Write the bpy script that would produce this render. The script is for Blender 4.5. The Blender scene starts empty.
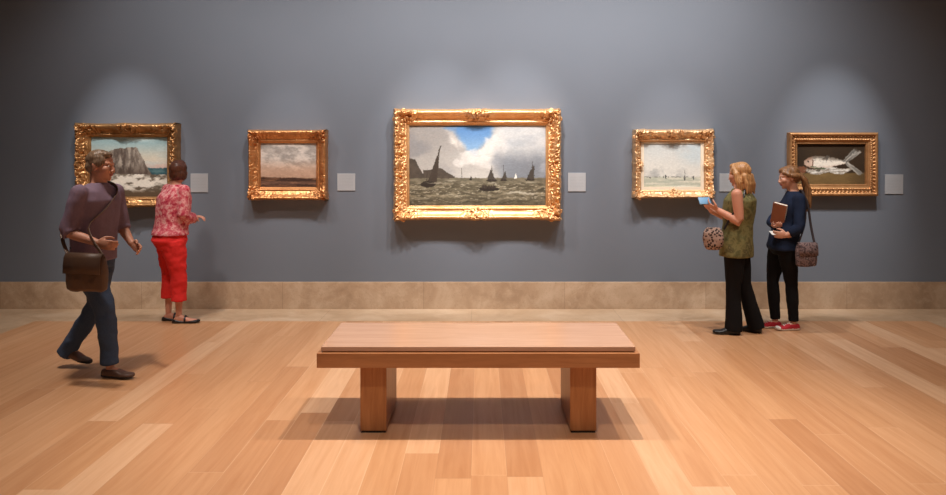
import bpy, bmesh, math, random
import numpy as np
from mathutils import Vector, Matrix
random.seed(7)
S = bpy.context.scene
COL = S.collection
PI = math.pi

# ------------------------------------------------------------------ measure
FOC = 800.0; H = 1.66; VX = 481.0; VY = 155.0
def at(px, py, d):
    """point at distance d that the camera's lens sees at px,py"""
    return Vector(((px-VX)/FOC*d, d, H-(py-VY)/FOC*d))
WALL = 8.64           # front face of the painted wall
BASE = 8.62           # front face of the stone baseboard

# ------------------------------------------------------------------ colours / materials
def lin(c):
    c = c/255.0
    return c/12.92 if c <= .04045 else ((c+.055)/1.055)**2.4
def rgb(r, g, b): return (lin(r), lin(g), lin(b), 1.0)

class N:
    """tiny node helper"""
    def __init__(s, name):
        s.m = bpy.data.materials.new(name); s.m.use_nodes = True
        s.t = s.m.node_tree; s.b = s.t.nodes['Principled BSDF']
    def n(s, typ, **kw):
        x = s.t.nodes.new(typ)
        for k, v in kw.items():
            if k.startswith('_'): setattr(x, k[1:], v)
            else:
                key = int(k[1:]) if k[0] == 'i' and k[1:].isdigit() else k.replace('_', ' ')
                s.set(x.inputs[key], v)
        return x
    def set(s, inp, v):
        if isinstance(v, bpy.types.NodeSocket): s.t.links.new(v, inp)
        else: inp.default_value = v
    def math(s, op, a, b=0.0, c=0.0):
        x = s.t.nodes.new('ShaderNodeMath'); x.operation = op
        s.set(x.inputs[0], a); s.set(x.inputs[1], b); s.set(x.inputs[2], c)
        return x.outputs[0]
    def mix(s, f, a, b, typ='MIX'):
        x = s.t.nodes.new('ShaderNodeMix'); x.data_type = 'RGBA'; x.blend_type = typ
        s.set(x.inputs[0], f); s.set(x.inputs[6], a); s.set(x.inputs[7], b)
        return x.outputs[2]
    def ramp(s, f, stops, interp='LINEAR'):
        x = s.t.nodes.new('ShaderNodeValToRGB'); r = x.color_ramp; r.interpolation = interp
        while len(r.elements) < len(stops): r.elements.new(.5)
        for e, (p, c) in zip(r.elements, stops): e.position = p; e.color = c
        s.set(x.inputs[0], f); return x.outputs[0]
    def obj(s): return s.n('ShaderNodeTexCoord').outputs['Object']
    def mapped(s, v, scale=(1,1,1), loc=(0,0,0), rot=(0,0,0)):
        x = s.n('ShaderNodeMapping', Vector=v); x.inputs['Scale'].default_value = scale
        x.inputs['Location'].default_value = loc; x.inputs['Rotation'].default_value = rot
        return x.outputs[0]
    def noise(s, v, scale, detail=3, rough=.55, dist=0):
        return s.n('ShaderNodeTexNoise', Vector=v, Scale=scale, Detail=detail, Roughness=rough, Distortion=dist).outputs[0]
    def out(s, color, rough=.5, metal=0, spec=.5, bump=None, bstr=.2, bdist=.01, **kw):
        s.set(s.b.inputs['Base Color'], color); s.set(s.b.inputs['Roughness'], rough)
        s.b.inputs['Metallic'].default_value = metal; s.b.inputs['Specular IOR Level'].default_value = spec
        for k, v in kw.items(): s.set(s.b.inputs[k.replace('_', ' ')], v)
        if bump is not None:
            bn = s.n('ShaderNodeBump', Height=bump); bn.inputs['Strength'].default_value = bstr
            bn.inputs['Distance'].default_value = bdist
            s.t.links.new(bn.outputs[0], s.b.inputs['Normal'])
        return s.m

def plain(name, c, rough=.6, var=.12, scale=30, spec=.4, metal=0, bstr=.1):
    k = N(name); v = k.obj(); f = k.noise(v, scale)
    a = tuple(x*(1-var) for x in c[:3])+(1,); b = tuple(min(1, x*(1+var)) for x in c[:3])+(1,)
    return k.out(k.mix(f, a, b), rough, metal, spec, bump=f, bstr=bstr, bdist=.004)

def wood(name, c1, c2, axis='x', scale=1.0, rough=.38):
    k = N(name); v = k.obj()
    sc = {'x': (1.2, 14, 14), 'y': (14, 1.2, 14), 'z': (14, 14, 1.2)}[axis]
    m = k.mapped(v, tuple(q*scale for q in sc))
    g = k.noise(m, 1.6, 4, .6, 1.2)
    f = k.noise(k.mapped(v, tuple(q*6*scale for q in sc)), 2.2, 2, .6)
    c = k.ramp(g, [(.3, c1), (.62, c2)])
    c = k.mix(k.math('MULTIPLY', f, .35), c, tuple(x*.72 for x in c1[:3])+(1,))
    return k.out(c, rough, 0, .45, bump=f, bstr=.06, bdist=.002)

# --- floor of wide boards running to the wall
def floor_mat():
    k = N('oak_floor_boards'); v = k.obj()
    sp = k.n('ShaderNodeSeparateXYZ', Vector=v)
    X = k.math('DIVIDE', k.math('ADD', sp.outputs[0], 20.03), .185); Y = sp.outputs[1]
    row = k.math('FLOOR', X); fx = k.math('FRACT', X)
    def wn(a, off):
        x = k.n('ShaderNodeTexWhiteNoise'); x.noise_dimensions = '1D'
        k.set(x.inputs['W'], k.math('ADD', a, off)); return x.outputs[0]
    off = k.math('MULTIPLY', wn(row, .37), 9.0)
    Yb = k.math('DIVIDE', k.math('ADD', k.math('ADD', Y, 30.0), off), 2.1)
    col = k.math('FLOOR', Yb); fy = k.math('FRACT', Yb)
    idn = k.math('ADD', k.math('MULTIPLY', row, 17.13), k.math('MULTIPLY', col, 5.71))
    r1 = wn(idn, .11); r2 = wn(idn, 3.7); r3 = wn(row, 8.3)
    cb = k.ramp(r1, [(0, rgb(186,136,97)), (.15, rgb(198,149,109)), (.6, rgb(206,158,117)), (.88, rgb(211,164,124)), (1, rgb(223,183,147))])
    cv = k.n('ShaderNodeCombineXYZ', X=sp.outputs[0], Y=Y, Z=k.math('MULTIPLY', r2, 40.0)).outputs[0]
    g = k.noise(k.mapped(cv, (22, 1.1, 1)), 1.0, 4, .6, .6)
    g2 = k.noise(k.mapped(cv, (140, 4, 1)), 1.0, 2, .5)
    c = k.mix(k.ramp(g, [(.35, (0,0,0,1)), (.7, (1,1,1,1))]), cb, k.mix(1.0, cb, rgb(238,228,218), 'MULTIPLY'))
    c = k.mix(k.math('MULTIPLY', g2, .16), c, rgb(166,114,78))
    e = k.math('MINIMUM', fx, k.math('SUBTRACT', 1.0, fx))
    seam = k.math('LESS_THAN', e, .012)
    ey = k.math('LESS_THAN', fy, .0016)
    seam2 = k.math('MAXIMUM', k.math('MULTIPLY', seam, k.math('ADD', .12, k.math('MULTIPLY', r2, .2))), k.math('MULTIPLY', ey, .35))
    sc = k.mix(k.math('GREATER_THAN', r2, .42), rgb(140,92,60), rgb(244,216,184))  # dark joints on some boards; pale ones are glossy highlights painted in
    c = k.mix(seam2, c, sc)
    ro = k.math('ADD', .27, k.math('MULTIPLY', g, .16))
    return k.out(c, ro, 0, .5, bump=g, bstr=.03, bdist=.002)

def stone(name, c1, c2, c3, joint=None):
    k = N(name); v = k.obj()
    a = k.noise(v, 2.2, 6, .62, .8); b = k.noise(v, 11, 6, .7, .5); s = k.noise(v, 60, 3, .6)
    c = k.ramp(a, [(.3, c1), (.52, c2), (.72, c3)])
    c = k.mix(k.ramp(b, [(.5, (0,0,0,1)), (.72, (.55,.55,.55,1))]), c, c3)
    c = k.mix(k.ramp(s, [(.56, (0,0,0,1)), (.75, (.5,.5,.5,1))]), c, c1)
    if joint:
        sp = k.n('ShaderNodeSeparateXYZ', Vector=v)
        f = k.math('FRACT', k.math('DIVIDE', k.math('ADD', sp.outputs[0], joint[1]), joint[0]))
        cell = k.math('FLOOR', k.math('DIVIDE', k.math('ADD', sp.outputs[0], joint[1]), joint[0]))
        w = k.n('ShaderNodeTexWhiteNoise'); w.noise_dimensions = '1D'; k.set(w.inputs['W'], cell)
        c = k.mix(k.math('MULTIPLY', w.outputs[0], .35), c, c1)
        c = k.mix(k.math('MULTIPLY', k.math('LESS_THAN', f, .0025), .5), c, rgb(110,80,60))
    return k.out(c, .42, 0, .4, bump=b, bstr=.05, bdist=.002)

def wall_mat():
    k = N('blue_grey_wall_paint'); v = k.obj(); f = k.noise(v, 1.3, 3); q = k.noise(v, 30, 2)
    return k.out(k.mix(f, rgb(109,116,126), rgb(115,121,131)), .62, 0, .25, bump=q, bstr=.05, bdist=.001)

M = {}
M['wall'] = wall_mat(); M['floor'] = floor_mat()
M['ceil'] = plain('white_ceiling_paint', rgb(205,203,198), .8, .03)
M['travertine'] = stone('travertine', rgb(158,130,104), rgb(188,160,132), rgb(212,188,162), (1.52, .62))
M['travertine_floor'] = stone('travertine_floor', rgb(172,142,112), rgb(192,164,134), rgb(208,184,158), (1.52, .1))
M['bench_h'] = wood('oak_bench_board', rgb(160,106,66), rgb(182,126,82), 'x')
M['bench_top'] = wood('oak_bench_top_sheen', rgb(182,144,119), rgb(199,162,138), 'x', .8, .22)  # oak made paler and pinker: the grey wall's reflection put into the colour
M['bench_leg'] = wood('oak_bench_leg', rgb(150,94,52), rgb(180,122,74), 'z')
M['dark'] = plain('shadow_gap_dark', rgb(45,35,30), .8)  # shade of the gap under the bench legs, put into the colour
def gold(name, c1, c2, rough=.36, metal=.75):
    k = N(name); v = k.obj(); a = k.noise(v, 9, 5, .7); b = k.noise(v, 70, 3, .6)
    c = k.ramp(a, [(.3, c1), (.7, c2)])
    return k.out(c, k.math('ADD', rough-.1, k.math('MULTIPLY', b, .25)), metal, .5, bump=b, bstr=.25, bdist=.004)
M['gold'] = gold('bright_gilding', rgb(224,164,104), rgb(244,200,148), .42, .8)
M['gold_old'] = gold('aged_gilding', rgb(150,106,64), rgb(206,158,106), .4, .8)
M['gold_mid'] = gold('warm_gilding', rgb(186,124,76), rgb(222,164,108), .38, .8)
M['gold_pale'] = gold('pale_gilding', rgb(216,168,120), rgb(240,204,160), .38, .75)
M['gold_brown'] = gold('brown_gilding', rgb(170,120,76), rgb(206,156,106), .42, .7)
M['liner'] = plain('cream_liner', rgb(226,212,190), .6, .05)
def canvas_mat():
    k = N('oil_paint_on_canvas'); a = k.n('ShaderNodeAttribute', _attribute_name='pigment')
    f = k.noise(k.obj(), 160, 3)
    return k.out(a.outputs['Color'], .5, 0, .3, bump=f, bstr=.05, bdist=.001)
M['canvas'] = canvas_mat()
def card_mat():
    k = N('printed_card'); v = k.obj(); sp = k.n('ShaderNodeSeparateXYZ', Vector=v)
    z = k.math('FRACT', k.math('MULTIPLY', sp.outputs[2], 62.0))
    line = k.math('LESS_THAN', z, .42)
    inx = k.math('LESS_THAN', k.math('ABSOLUTE', sp.outputs[0]), .073)
    inz = k.math('LESS_THAN', k.math('ABSOLUTE', k.math('SUBTRACT', sp.outputs[2], .1)), .065)
    w = k.noise(k.mapped(v, (95, 1, 62)), 1.0, 1)
    f = k.math('MULTIPLY', k.math('MULTIPLY', line, inx), k.math('MULTIPLY', inz, k.math('MULTIPLY', k.math('GREATER_THAN', w, .42), .13)))
    return k.out(k.mix(f, rgb(170,172,175), rgb(84,84,86)), .6, 0, .3)
M['card'] = card_mat()

# ------------------------------------------------------------------ mesh helpers
class P:
    """collects closed shapes"""
    def __init__(s): s.v = []; s.f = []
    def add(s, verts, faces):
        o = len(s.v); s.v += [Vector(q) for q in verts]; s.f += [tuple(i+o for i in f) for f in faces]
    def rings(s, rr, closed=True):
        n = len(rr[0]); vs = [p for r in rr for p in r]; fs = []
        for i in range(len(rr)-1):
            for j in range(n):
                a = i*n+j; b = i*n+(j+1) % n
                fs.append((a, b, b+n, a+n))
        if closed:
            fs.append(tuple(range(n-1, -1, -1))); fs.append(tuple(range((len(rr)-1)*n, len(rr)*n)))
        s.add(vs, fs)
    def tube(s, pts, rad, n=14, ref=None, cap=True):
        """tube along pts; rad float or (ru, rv): ru along ref, rv across"""
        pts = [Vector(p) for p in pts]; rad = [(r, r) if not isinstance(r, tuple) else r for r in rad]
        def tan(i):
            a = pts[max(0, i-1)]; b = pts[min(len(pts)-1, i+1)]
            return (b-a).normalized()
        t0 = tan(0)
        u = Vector(ref) if ref is not None else (Vector((0,0,1)) if abs(t0.z) < .9 else Vector((1,0,0)))
        rr = []
        def ring(c, t, ru, rv):
            nonlocal u
            u = (u - t*u.dot(t)).normalized(); w = t.cross(u)
            return [c + u*math.cos(2*PI*k/n)*ru + w*math.sin(2*PI*k/n)*rv for k in range(n)]
        for i, p in enumerate(pts):
            t = tan(i); ru, rv = rad[i]
            if cap and i == 0:
                for a in (80, 50, 25):
                    m = math.radians(a); rr.append(ring(p - t*math.sin(m)*min(ru, rv), t, ru*math.cos(m), rv*math.cos(m)))
            rr.append(ring(p, t, ru, rv))
            if cap and i == len(pts)-1:
                for a in (25, 50, 80):
                    m = math.radians(a); rr.append(ring(p + t*math.sin(m)*min(ru, rv), t, ru*math.cos(m), rv*math.cos(m)))
        s.rings(rr)
    def ell(s, c, r, mat=None, nu=16, nv=10):
        c = Vector(c); rr = []
        for i in range(nv+1):
            th = PI*(i+.02 if i == 0 else i-.02 if i == nv else i)/nv
            ring = []
            for j in range(nu):
                q = Vector((r[0]*math.sin(th)*math.cos(2*PI*j/nu), r[1]*math.sin(th)*math.sin(2*PI*j/nu), -r[2]*math.cos(th)))
                ring.append(c + (mat @ q if mat is not None else q))
            rr.append(ring)
        s.rings(rr)
    def stack(s, rows, n=28, ex=2.3):
        """horizontal rings: (x, y, z, half width, half depth, facing angle, tilt optional)"""
        rr = []
        for (x, y, z, hw, hd, yaw) in rows:
            r = Vector((math.sin(yaw), -math.cos(yaw), 0)); f = Vector((math.cos(yaw), math.sin(yaw), 0))
            ring = []
            for k in range(n):
                a = 2*PI*k/n; ca, sa = math.cos(a), math.sin(a)
                ring.append(Vector((x, y, z)) + r*hw*math.copysign(abs(ca)**(2/ex), ca) + f*hd*math.copysign(abs(sa)**(2/ex), sa))
            rr.append(ring)
        s.rings(rr)
    def box(s, c, size, mat=None):
        c = Vector(c); vs = []
        for dx in (-.5, .5):
            for dy in (-.5, .5):
                for dz in (-.5, .5):
                    q = Vector((dx*size[0], dy*size[1], dz*size[2])); vs.append(c + (mat @ q if mat is not None else q))
        s.add(vs, [(0,1,3,2), (4,6,7,5), (0,4,5,1), (2,3,7,6), (0,2,6,4), (1,5,7,3)])
    def mesh(s, name, bevel=0, seg=2, smooth=True):
        me = bpy.data.meshes.new(name); me.from_pydata([tuple(v) for v in s.v], [], s.f)
        bm = bmesh.new(); bm.from_mesh(me); bmesh.ops.recalc_face_normals(bm, faces=bm.faces)
        if bevel: bmesh.ops.bevel(bm, geom=list(bm.edges), offset=bevel, segments=seg, affect='EDGES', profile=.5)
        bm.to_mesh(me); bm.free()
        if smooth: me.shade_smooth()
        return me

def remesh(p, name, voxel, smooth=4, wrinkle=0, wscale=8, zstretch=1.0, seed=0):
    me = p.mesh('tmp'); o = bpy.data.objects.new('tmp', me); COL.objects.link(o)
    r = o.modifiers.new('r', 'REMESH'); r.mode = 'VOXEL'; r.voxel_size = voxel
    if smooth:
        q = o.modifiers.new('s', 'SMOOTH'); q.factor = .5; q.iterations = smooth
    dg = bpy.context.evaluated_depsgraph_get()
    out = bpy.data.meshes.new_from_object(o.evaluated_get(dg)); out.name = name
    bpy.data.objects.remove(o); bpy.data.meshes.remove(me)
    if wrinkle:
        n = len(out.vertices); co = np.empty(n*3, 'f'); out.vertices.foreach_get('co', co); co = co.reshape(-1, 3)
        nr = np.empty(n*3, 'f'); out.vertex_normals.foreach_get('vector', nr); nr = nr.reshape(-1, 3)
        d = noise3(co*np.array([wscale, wscale, wscale*zstretch]), seed) - .5
        d += .5*(noise3(co*np.array([wscale, wscale, wscale*zstretch])*2.3, seed+5) - .5)
        co = co + nr*(d*2*wrinkle)[:, None]
        out.vertices.foreach_set('co', co.astype('f').ravel()); out.update()
    out.shade_smooth()
    return out

# ---- numpy noise
def _h(i, j, k, seed):
    n = (i*374761393 + j*668265263 + k*2147483647 + seed*974711) & 0xffffffff
    n = ((n ^ (n >> 13))*1274126177) & 0xffffffff
    return ((n ^ (n >> 16)) & 0xffff)/65535.0
def noise3(c, seed=0):
    c = np.asarray(c, dtype='d'); i = np.floor(c).astype(np.int64); f = c-i; f = f*f*(3-2*f)
    tot = 0
    for a in (0, 1):
        for b in (0, 1):
            for d in (0, 1):
                w = (f[..., 0] if a else 1-f[..., 0])*(f[..., 1] if b else 1-f[..., 1])*(f[..., 2] if d else 1-f[..., 2])
                tot = tot + w*_h(i[..., 0]+a, i[..., 1]+b, i[..., 2]+d, seed)
    return tot
def n2(x, y, fx, fy, seed=0, oct=4, rough=.5):
    t = 0; amp = 1; s = 0
    for o in range(oct):
        t = t + amp*noise3(np.stack([x*fx*2**o+7.1*o, y*fy*2**o+3.3*o, np.zeros_like(x)+.5], -1), seed+o); s += amp; amp *= rough
    return t/s

def link(name, me, mats, parent=None, loc=None):
    o = bpy.data.objects.new(name, me); COL.objects.link(o)
    if not isinstance(mats, (list, tuple)): mats = [mats]
    if mats and len(me.materials) == 0:
        for m in mats: me.materials.append(m)
    if parent is not None: o.parent = parent
    if loc is not None: o.location = loc
    return o
def shift(me, loc): me.transform(Matrix.Translation(-Vector(loc))); return me
def empty(name, loc):
    o = bpy.data.objects.new(name, None); o.empty_display_size = .1; COL.objects.link(o); o.location = loc; return o
def tag(o, label, cat, group=None):
    o['label'] = label; o['category'] = cat
    if group: o['group'] = group
    return o
def boxm(c, size, bevel=0, seg=2):
    p = P(); p.box(c, size); return p.mesh('box', bevel, seg, smooth=False)
def struct(name, c, size, m, bevel=0):
    o = link(name, boxm((0,0,0), size, bevel), m, loc=c); o['kind'] = 'structure'; return o

# ------------------------------------------------------------------ the room
RX = 5.7; CZ = 4.6; Y0 = -2.5
struct('floor', (0, (Y0+7.99)/2, -.05), (2*4.46, 7.99-Y0, .1), M['floor'])
STRIP = 8.0
struct('trim_1', (0, (7.99+WALL+.1)/2, -.05), (2*RX, WALL+.1-7.99, .1), M['travertine_floor'])
struct('trim_2', (-(4.46+RX)/2, (Y0+7.99)/2, -.05), (RX-4.46, 7.99-Y0, .1), M['travertine_floor'])
struct('trim_3', ((4.46+RX)/2, (Y0+7.99)/2, -.05), (RX-4.46, 7.99-Y0, .1), M['travertine_floor'])
struct('wall_back', (0, WALL+.1, CZ/2), (2*RX+.4, .2, CZ), M['wall'])
struct('wall_left', (-RX-.1, (Y0+WALL)/2, CZ/2), (.2, WALL-Y0, CZ), M['wall'])
struct('wall_right', (RX+.1, (Y0+WALL)/2, CZ/2), (.2, WALL-Y0, CZ), M['wall'])
struct('ceiling', (0, (Y0+WALL)/2, CZ+.05), (2*RX+.4, WALL-Y0+.4, .1), M['ceil'])
BZ = H-(282-VY)/FOC*BASE
struct('baseboard_back', (0, (BASE+WALL)/2, BZ/2), (2*RX, WALL-BASE, BZ), M['travertine'], .003)
struct('baseboard_left', (-RX+.01, (Y0+BASE)/2, BZ/2), (.02, BASE-Y0, BZ), M['travertine'])
struct('baseboard_right', (RX-.01, (Y0+BASE)/2, BZ/2), (.02, BASE-Y0, BZ), M['travertine'])

# ------------------------------------------------------------------ bench
BX = -.016
b = empty('bench', (BX, 5.06, 0))
tag(b, 'long low oak gallery bench on two block legs in the middle of the floor', 'bench')
def bpart(name, c, size, m, bev=.003):
    return link(name, boxm((0,0,0), size, bev), m, b, (c[0], c[1]-5.06, c[2]))
bpart('seat_board', (0, 5.06, .5155), (1.856, .68, .027), M['bench_top'], .003)
bpart('reveal_strip', (0, 5.06, .4985), (1.838, .665, .009), M['bench_h'], .001)
bpart('seat_frame', (0, 5.06, .4515), (1.9, .72, .087), M['bench_h'], .003)
for sx in (-1, 1):
    l = bpart('leg', (sx*.627, 5.063, .2105), (.157, .572, .397), M['bench_leg'], .004)
    link('shadow_gap_foot', boxm((0,0,0), (.145, .56, .012)), M['dark'], l, (0, 0, -.2045))  # recessed foot, coloured dark as the shadow gap below the leg

# ------------------------------------------------------------------ paintings
FY = WALL
def prof(keys, s):
    k = np.array(keys); return np.interp(s, k[:, 0], k[:, 1])
def grid_mesh(name, V, colors=None):
    nu, nv = V.shape[:2]; idx = np.arange(nu*nv).reshape(nu, nv)
    fs = np.stack([idx[:-1, :-1], idx[1:, :-1], idx[1:, 1:], idx[:-1, 1:]], -1).reshape(-1, 4)
    me = bpy.data.meshes.new(name); me.from_pydata(V.reshape(-1, 3).tolist(), [], fs.tolist())
    return me

def framed(outer, inner, dfront, depth, mat, kind, paint, label, orn=None, liner=None, sill=0, seed=1, group='gilt framed paintings on the grey wall'):
    """outer, inner: pixel rectangles (x0, y0, x1, y1); depth of the frame off the wall"""
    d = FY-depth*.8
    a = at(outer[0], outer[3], d); c = at(outer[2], outer[1], d)
    if outer[0] > VX: a.x = at(outer[0], 0, FY).x
    if outer[2] < VX: c.x = at(outer[2], 0, FY).x
    ia = at(inner[0], inner[3], FY-.04); ic = at(inner[2], inner[1], FY-.04)
    cx = (a.x+c.x)/2; base = a.z
    root = empty('framed_painting', (cx, FY, base)); tag(root, label, 'painting', group)
    ox0, ox1, oz0, oz1 = a.x-cx, c.x-cx, 0.0, c.z-base
    ix0, ix1, iz0, iz1 = ia.x-cx, ic.x-cx, ia.z-base, ic.z-base
    O = [(ox0, oz0), (ox1, oz0), (ox1, oz1), (ox0, oz1)]; I = [(ix0, iz0), (ix1, iz0), (ix1, iz1), (ix0, iz1)]
    if kind == 'rococo':
        keys = [(0, .62), (.06, .8), (.14, .98), (.24, 1.0), (.32, .9), (.4, .74), (.55, .6), (.7, .56), (.76, .62), (.82, .62), (.86, .5), (.92, .48), (.95, .52), (1, .36)]
    elif kind == 'cove':
        keys = [(0, .6), (.05, .9), (.14, 1.0), (.22, .98), (.3, .86), (.45, .66), (.62, .54), (.72, .5), (.76, .58), (.84, .58), (.88, .46), (1, .34)]
    else:
        keys = [(0, .7), (.03, .86), (.08, .95), (.2, 1.0), (.24, .86), (.28, .86), (.3, .78), (.52, .74), (.56, .8), (.64, .8), (.68, .66), (.86, .58), (.9, .62), (.95, .6), (1, .36)]
    allV = []; verts = []; faces = []
    for k in range(4):
        o0, o1 = O[k], O[(k+1) % 4]; i0, i1 = I[k], I[(k+1) % 4]
        L = math.hypot(o1[0]-o0[0], o1[1]-o0[1]); nt = int(L/.006)+2; ns = 34
        t = np.linspace(0, 1, nt)[:, None]; s = np.concatenate([[0], np.linspace(0, 1, ns)])[None, :]
        px = (o0[0]+(o1[0]-o0[0])*t)*(1-s)+(i0[0]+(i1[0]-i0[0])*t)*s
        pz = (o0[1]+(o1[1]-o0[1])*t)*(1-s)+(i0[1]+(i1[1]-i0[1])*t)*s
        h = depth*prof(keys, s)+0*t
        od = ((0, -1), (1, 0), (0, 1), (-1, 0))[k]
        tt = t*L
        dc = np.minimum(tt, L-tt); dm = np.abs(tt-L/2)
        if kind in ('rococo', 'cove'):
            R = .16 if kind == 'rococo' else .11
            mk = np.exp(-(dc/(R*1.15))**2)
            if kind == 'rococo': mk = np.maximum(mk, np.exp(-(dm/(R*.8))**2))
            if kind == 'rococo' and k in (1, 3): mk = np.maximum(mk, .75)
            if kind == 'cove': mk = np.maximum(mk, .22)
            nz = n2(px, pz, 26, 26, seed, 3, .6); rid = 1-np.abs(nz-.5)*4
            nz2 = n2(px, pz, 55, 55, seed+9, 2)
            band = np.interp(s, [0, .1, .4, .62, .75, 1], [.8, 1, 1, .7, .1, 0])
            h = h+depth*band*mk*(.42*np.clip(rid, -1, 1)+.4*(nz2-.5))
            ob = np.interp(s, [0, .2, .5], [1, .5, 0])*mk*(-.004+.02*n2(px, pz, 22, 22, seed+3, 2))
            px = px+od[0]*ob; pz = pz+od[1]*ob
            h = h+depth*.05*np.sin(tt*2*PI/.02)*np.exp(-((s-.79)/.03)**2)
        else:
            h = h+depth*.1*np.sign(np.sin(tt*2*PI/.045))*np.exp(-((s-.36)/.05)**2)
            h = h+depth*.05*np.sin(tt*2*PI/.03)*np.exp(-((s-.6)/.04)**2)
        h = h+0*px; h[:, 0] = 0.0
        V = np.stack([px+0*h, -h, pz+0*h], -1)
        base_i = len(verts); verts += V.reshape(-1, 3).tolist()
        nu, nv = V.shape[:2]; idx = np.arange(nu*nv).reshape(nu, nv)+base_i
        faces += np.stack([idx[:-1, :-1], idx[1:, :-1], idx[1:, 1:], idx[:-1, 1:]], -1).reshape(-1, 4).tolist()
    me = bpy.data.meshes.new('frame'); me.from_pydata(verts, [], faces)
    bm = bmesh.new(); bm.from_mesh(me); bmesh.ops.remove_doubles(bm, verts=bm.verts, dist=.0008)
    bmesh.ops.recalc_face_normals(bm, faces=bm.faces); bm.to_mesh(me); bm.free(); me.shade_smooth()
    # (normals should face the room)
    link('frame_moulding', me, M[mat], root)
    # carved ornaments
    def scroll(p, c, e1, e2, r, r0, turns, sg, y0):
        pts = []; rad = []
        for q in range(26):
            u = q/25; ang = u*turns*2*PI; rr = r*(1-.82*u)
            v = e1*math.cos(ang)*rr + e2*math.sin(ang)*rr*sg
            pts.append(Vector((c[0]+v.x, -y0-.006*math.sin(u*PI), c[1]+v.y))); rad.append(r0*(1-.35*u))
        p.tube(pts, rad, 8)
    def leaf(p, c, ang, ln, w, y0, lift):
        pts = []; rad = []
        for q in range(7):
            u = q/6; a2 = ang+.5*u*random.uniform(-1, 1)
            pts.append(Vector((c[0]+math.cos(ang)*ln*u+.1*ln*math.sin(u*3), -y0-lift*math.sin(u*PI*.9), c[1]+math.sin(ang)*ln*u)))
            rad.append((w*math.sin(.35+u*2.6)*.8+.0015, .006))
        p.tube(pts, rad, 8, ref=(-math.sin(ang), 0, math.cos(ang)))
    def ornament(name, cx_, cz_, ang0, size, spread, nleaf, y0):
        p = P(); rnd = random.Random(seed*31+int(cx_*100)+int(cz_*77))
        p.ell((cx_, -y0-.006, cz_), (size*.2, .014, size*.2), nu=12, nv=8)
        for q in range(nleaf):
            a2 = ang0+spread*(q/(nleaf-1)-.5)
            leaf(p, (cx_+.1*size*math.cos(a2), cz_+.1*size*math.sin(a2)), a2, size*rnd.uniform(.55, .85)*(1 if abs(q-(nleaf-1)/2) < nleaf*.3 else .7), size*.14, y0, .014)
        for sg in (-1, 1):
            a2 = ang0+sg*spread*.42
            e1 = Vector((math.cos(a2), math.sin(a2))); e2 = Vector((-e1.y, e1.x))
            cc = (cx_+e1.x*size*.55, cz_+e1.y*size*.55)
            scroll(p, cc, e1, e2, size*.24, .0075, 1.4, sg, y0+.01)
        link(name, p.mesh(name), M[mat], root)
    if orn:
        cs, ms = orn
        for k, (X, Z) in enumerate(O):
            sx = -1 if X < 0 else 1; sz = -1 if k in (0, 1) else 1
            w1 = abs(I[k][0]-X); w2 = abs(I[k][1]-Z)
            inw = math.atan2(-sz, -sx)
            ornament('corner_ornament', X-sx*w1*.42, Z-sz*w2*.42, inw, cs, 4.3, 9, depth*.82)
        if ms:
            zc = oz1/2
            for (X, Z, an) in ((0, oz1-.065, -PI/2), (0, .065, PI/2), (ox0+.06, zc, 0), (ox1-.06, zc, PI)):
                ornament('centre_ornament', X, Z, an, ms*.9, 4.2, 9, depth*.66)
    # canvas
    mrg = .012
    wx0, wx1, wz0, wz1 = ix0-mrg, ix1+mrg, iz0-mrg, iz1+mrg
    if liner:
        p = P(); l = liner
        for (x0, x1, z0, z1) in ((wx0, wx1, wz0, iz0+l), (wx0, wx1, iz1-l*.35, wz1), (wx0, ix0+l, iz0+l, iz1-l*.35), (ix1-l, wx1, iz0+l, iz1-l*.35)):
            p.box(((x0+x1)/2, -depth*.4, (z0+z1)/2), (x1-x0, .012, z1-z0))
        link('liner', p.mesh('liner', smooth=False), M['liner'], root)
    nx = int((wx1-wx0)/.004); nz_ = int((wz1-wz0)/.004)
    X, Z = np.meshgrid(np.linspace(wx0, wx1, nx), np.linspace(wz0, wz1, nz_), indexing='ij')
    V = np.stack([X, np.full_like(X, -(depth*.4 if kind != 'cove' else depth*.37)+.004), Z], -1); me = grid_mesh('canvas', V)
    u = (X-ix0)/(ix1-ix0); v = (iz1-Z)/(iz1-iz0)
    wu, wv = ix1-ix0, iz1-iz0
    du = (n2(X, Z, 55, 55, 90, 2)-.5)*.02; dv = (n2(X, Z, 55, 55, 95, 2)-.5)*.02
    pig = paint(u+du/wu, v+dv/wv); br = n2(X+.3*Z, Z, 60, 130, 99, 3, .7)
    colr = np.clip(pig*(1+.2*(br-.5))[..., None]/255.0, 0, 1); colr = np.where(colr <= .04045, colr/12.92, ((colr+.055)/1.055)**2.4)
    at_ = me.attributes.new('pigment', 'FLOAT_COLOR', 'POINT')
    at_.data.foreach_set('color', np.concatenate([colr.reshape(-1, 3), np.ones((nx*nz_, 1))], 1).astype('f').ravel())
    link('canvas', me, M['canvas'], root)
    return root

def C(*c): return np.array(c, dtype='d')
def lerp(a, b, f): f = np.clip(f, 0, 1)[..., None]; return a*(1-f)+b*f
def ss(x, a, b): t = np.clip((x-a)/(b-a), 0, 1); return t*t*(3-2*t)

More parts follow.
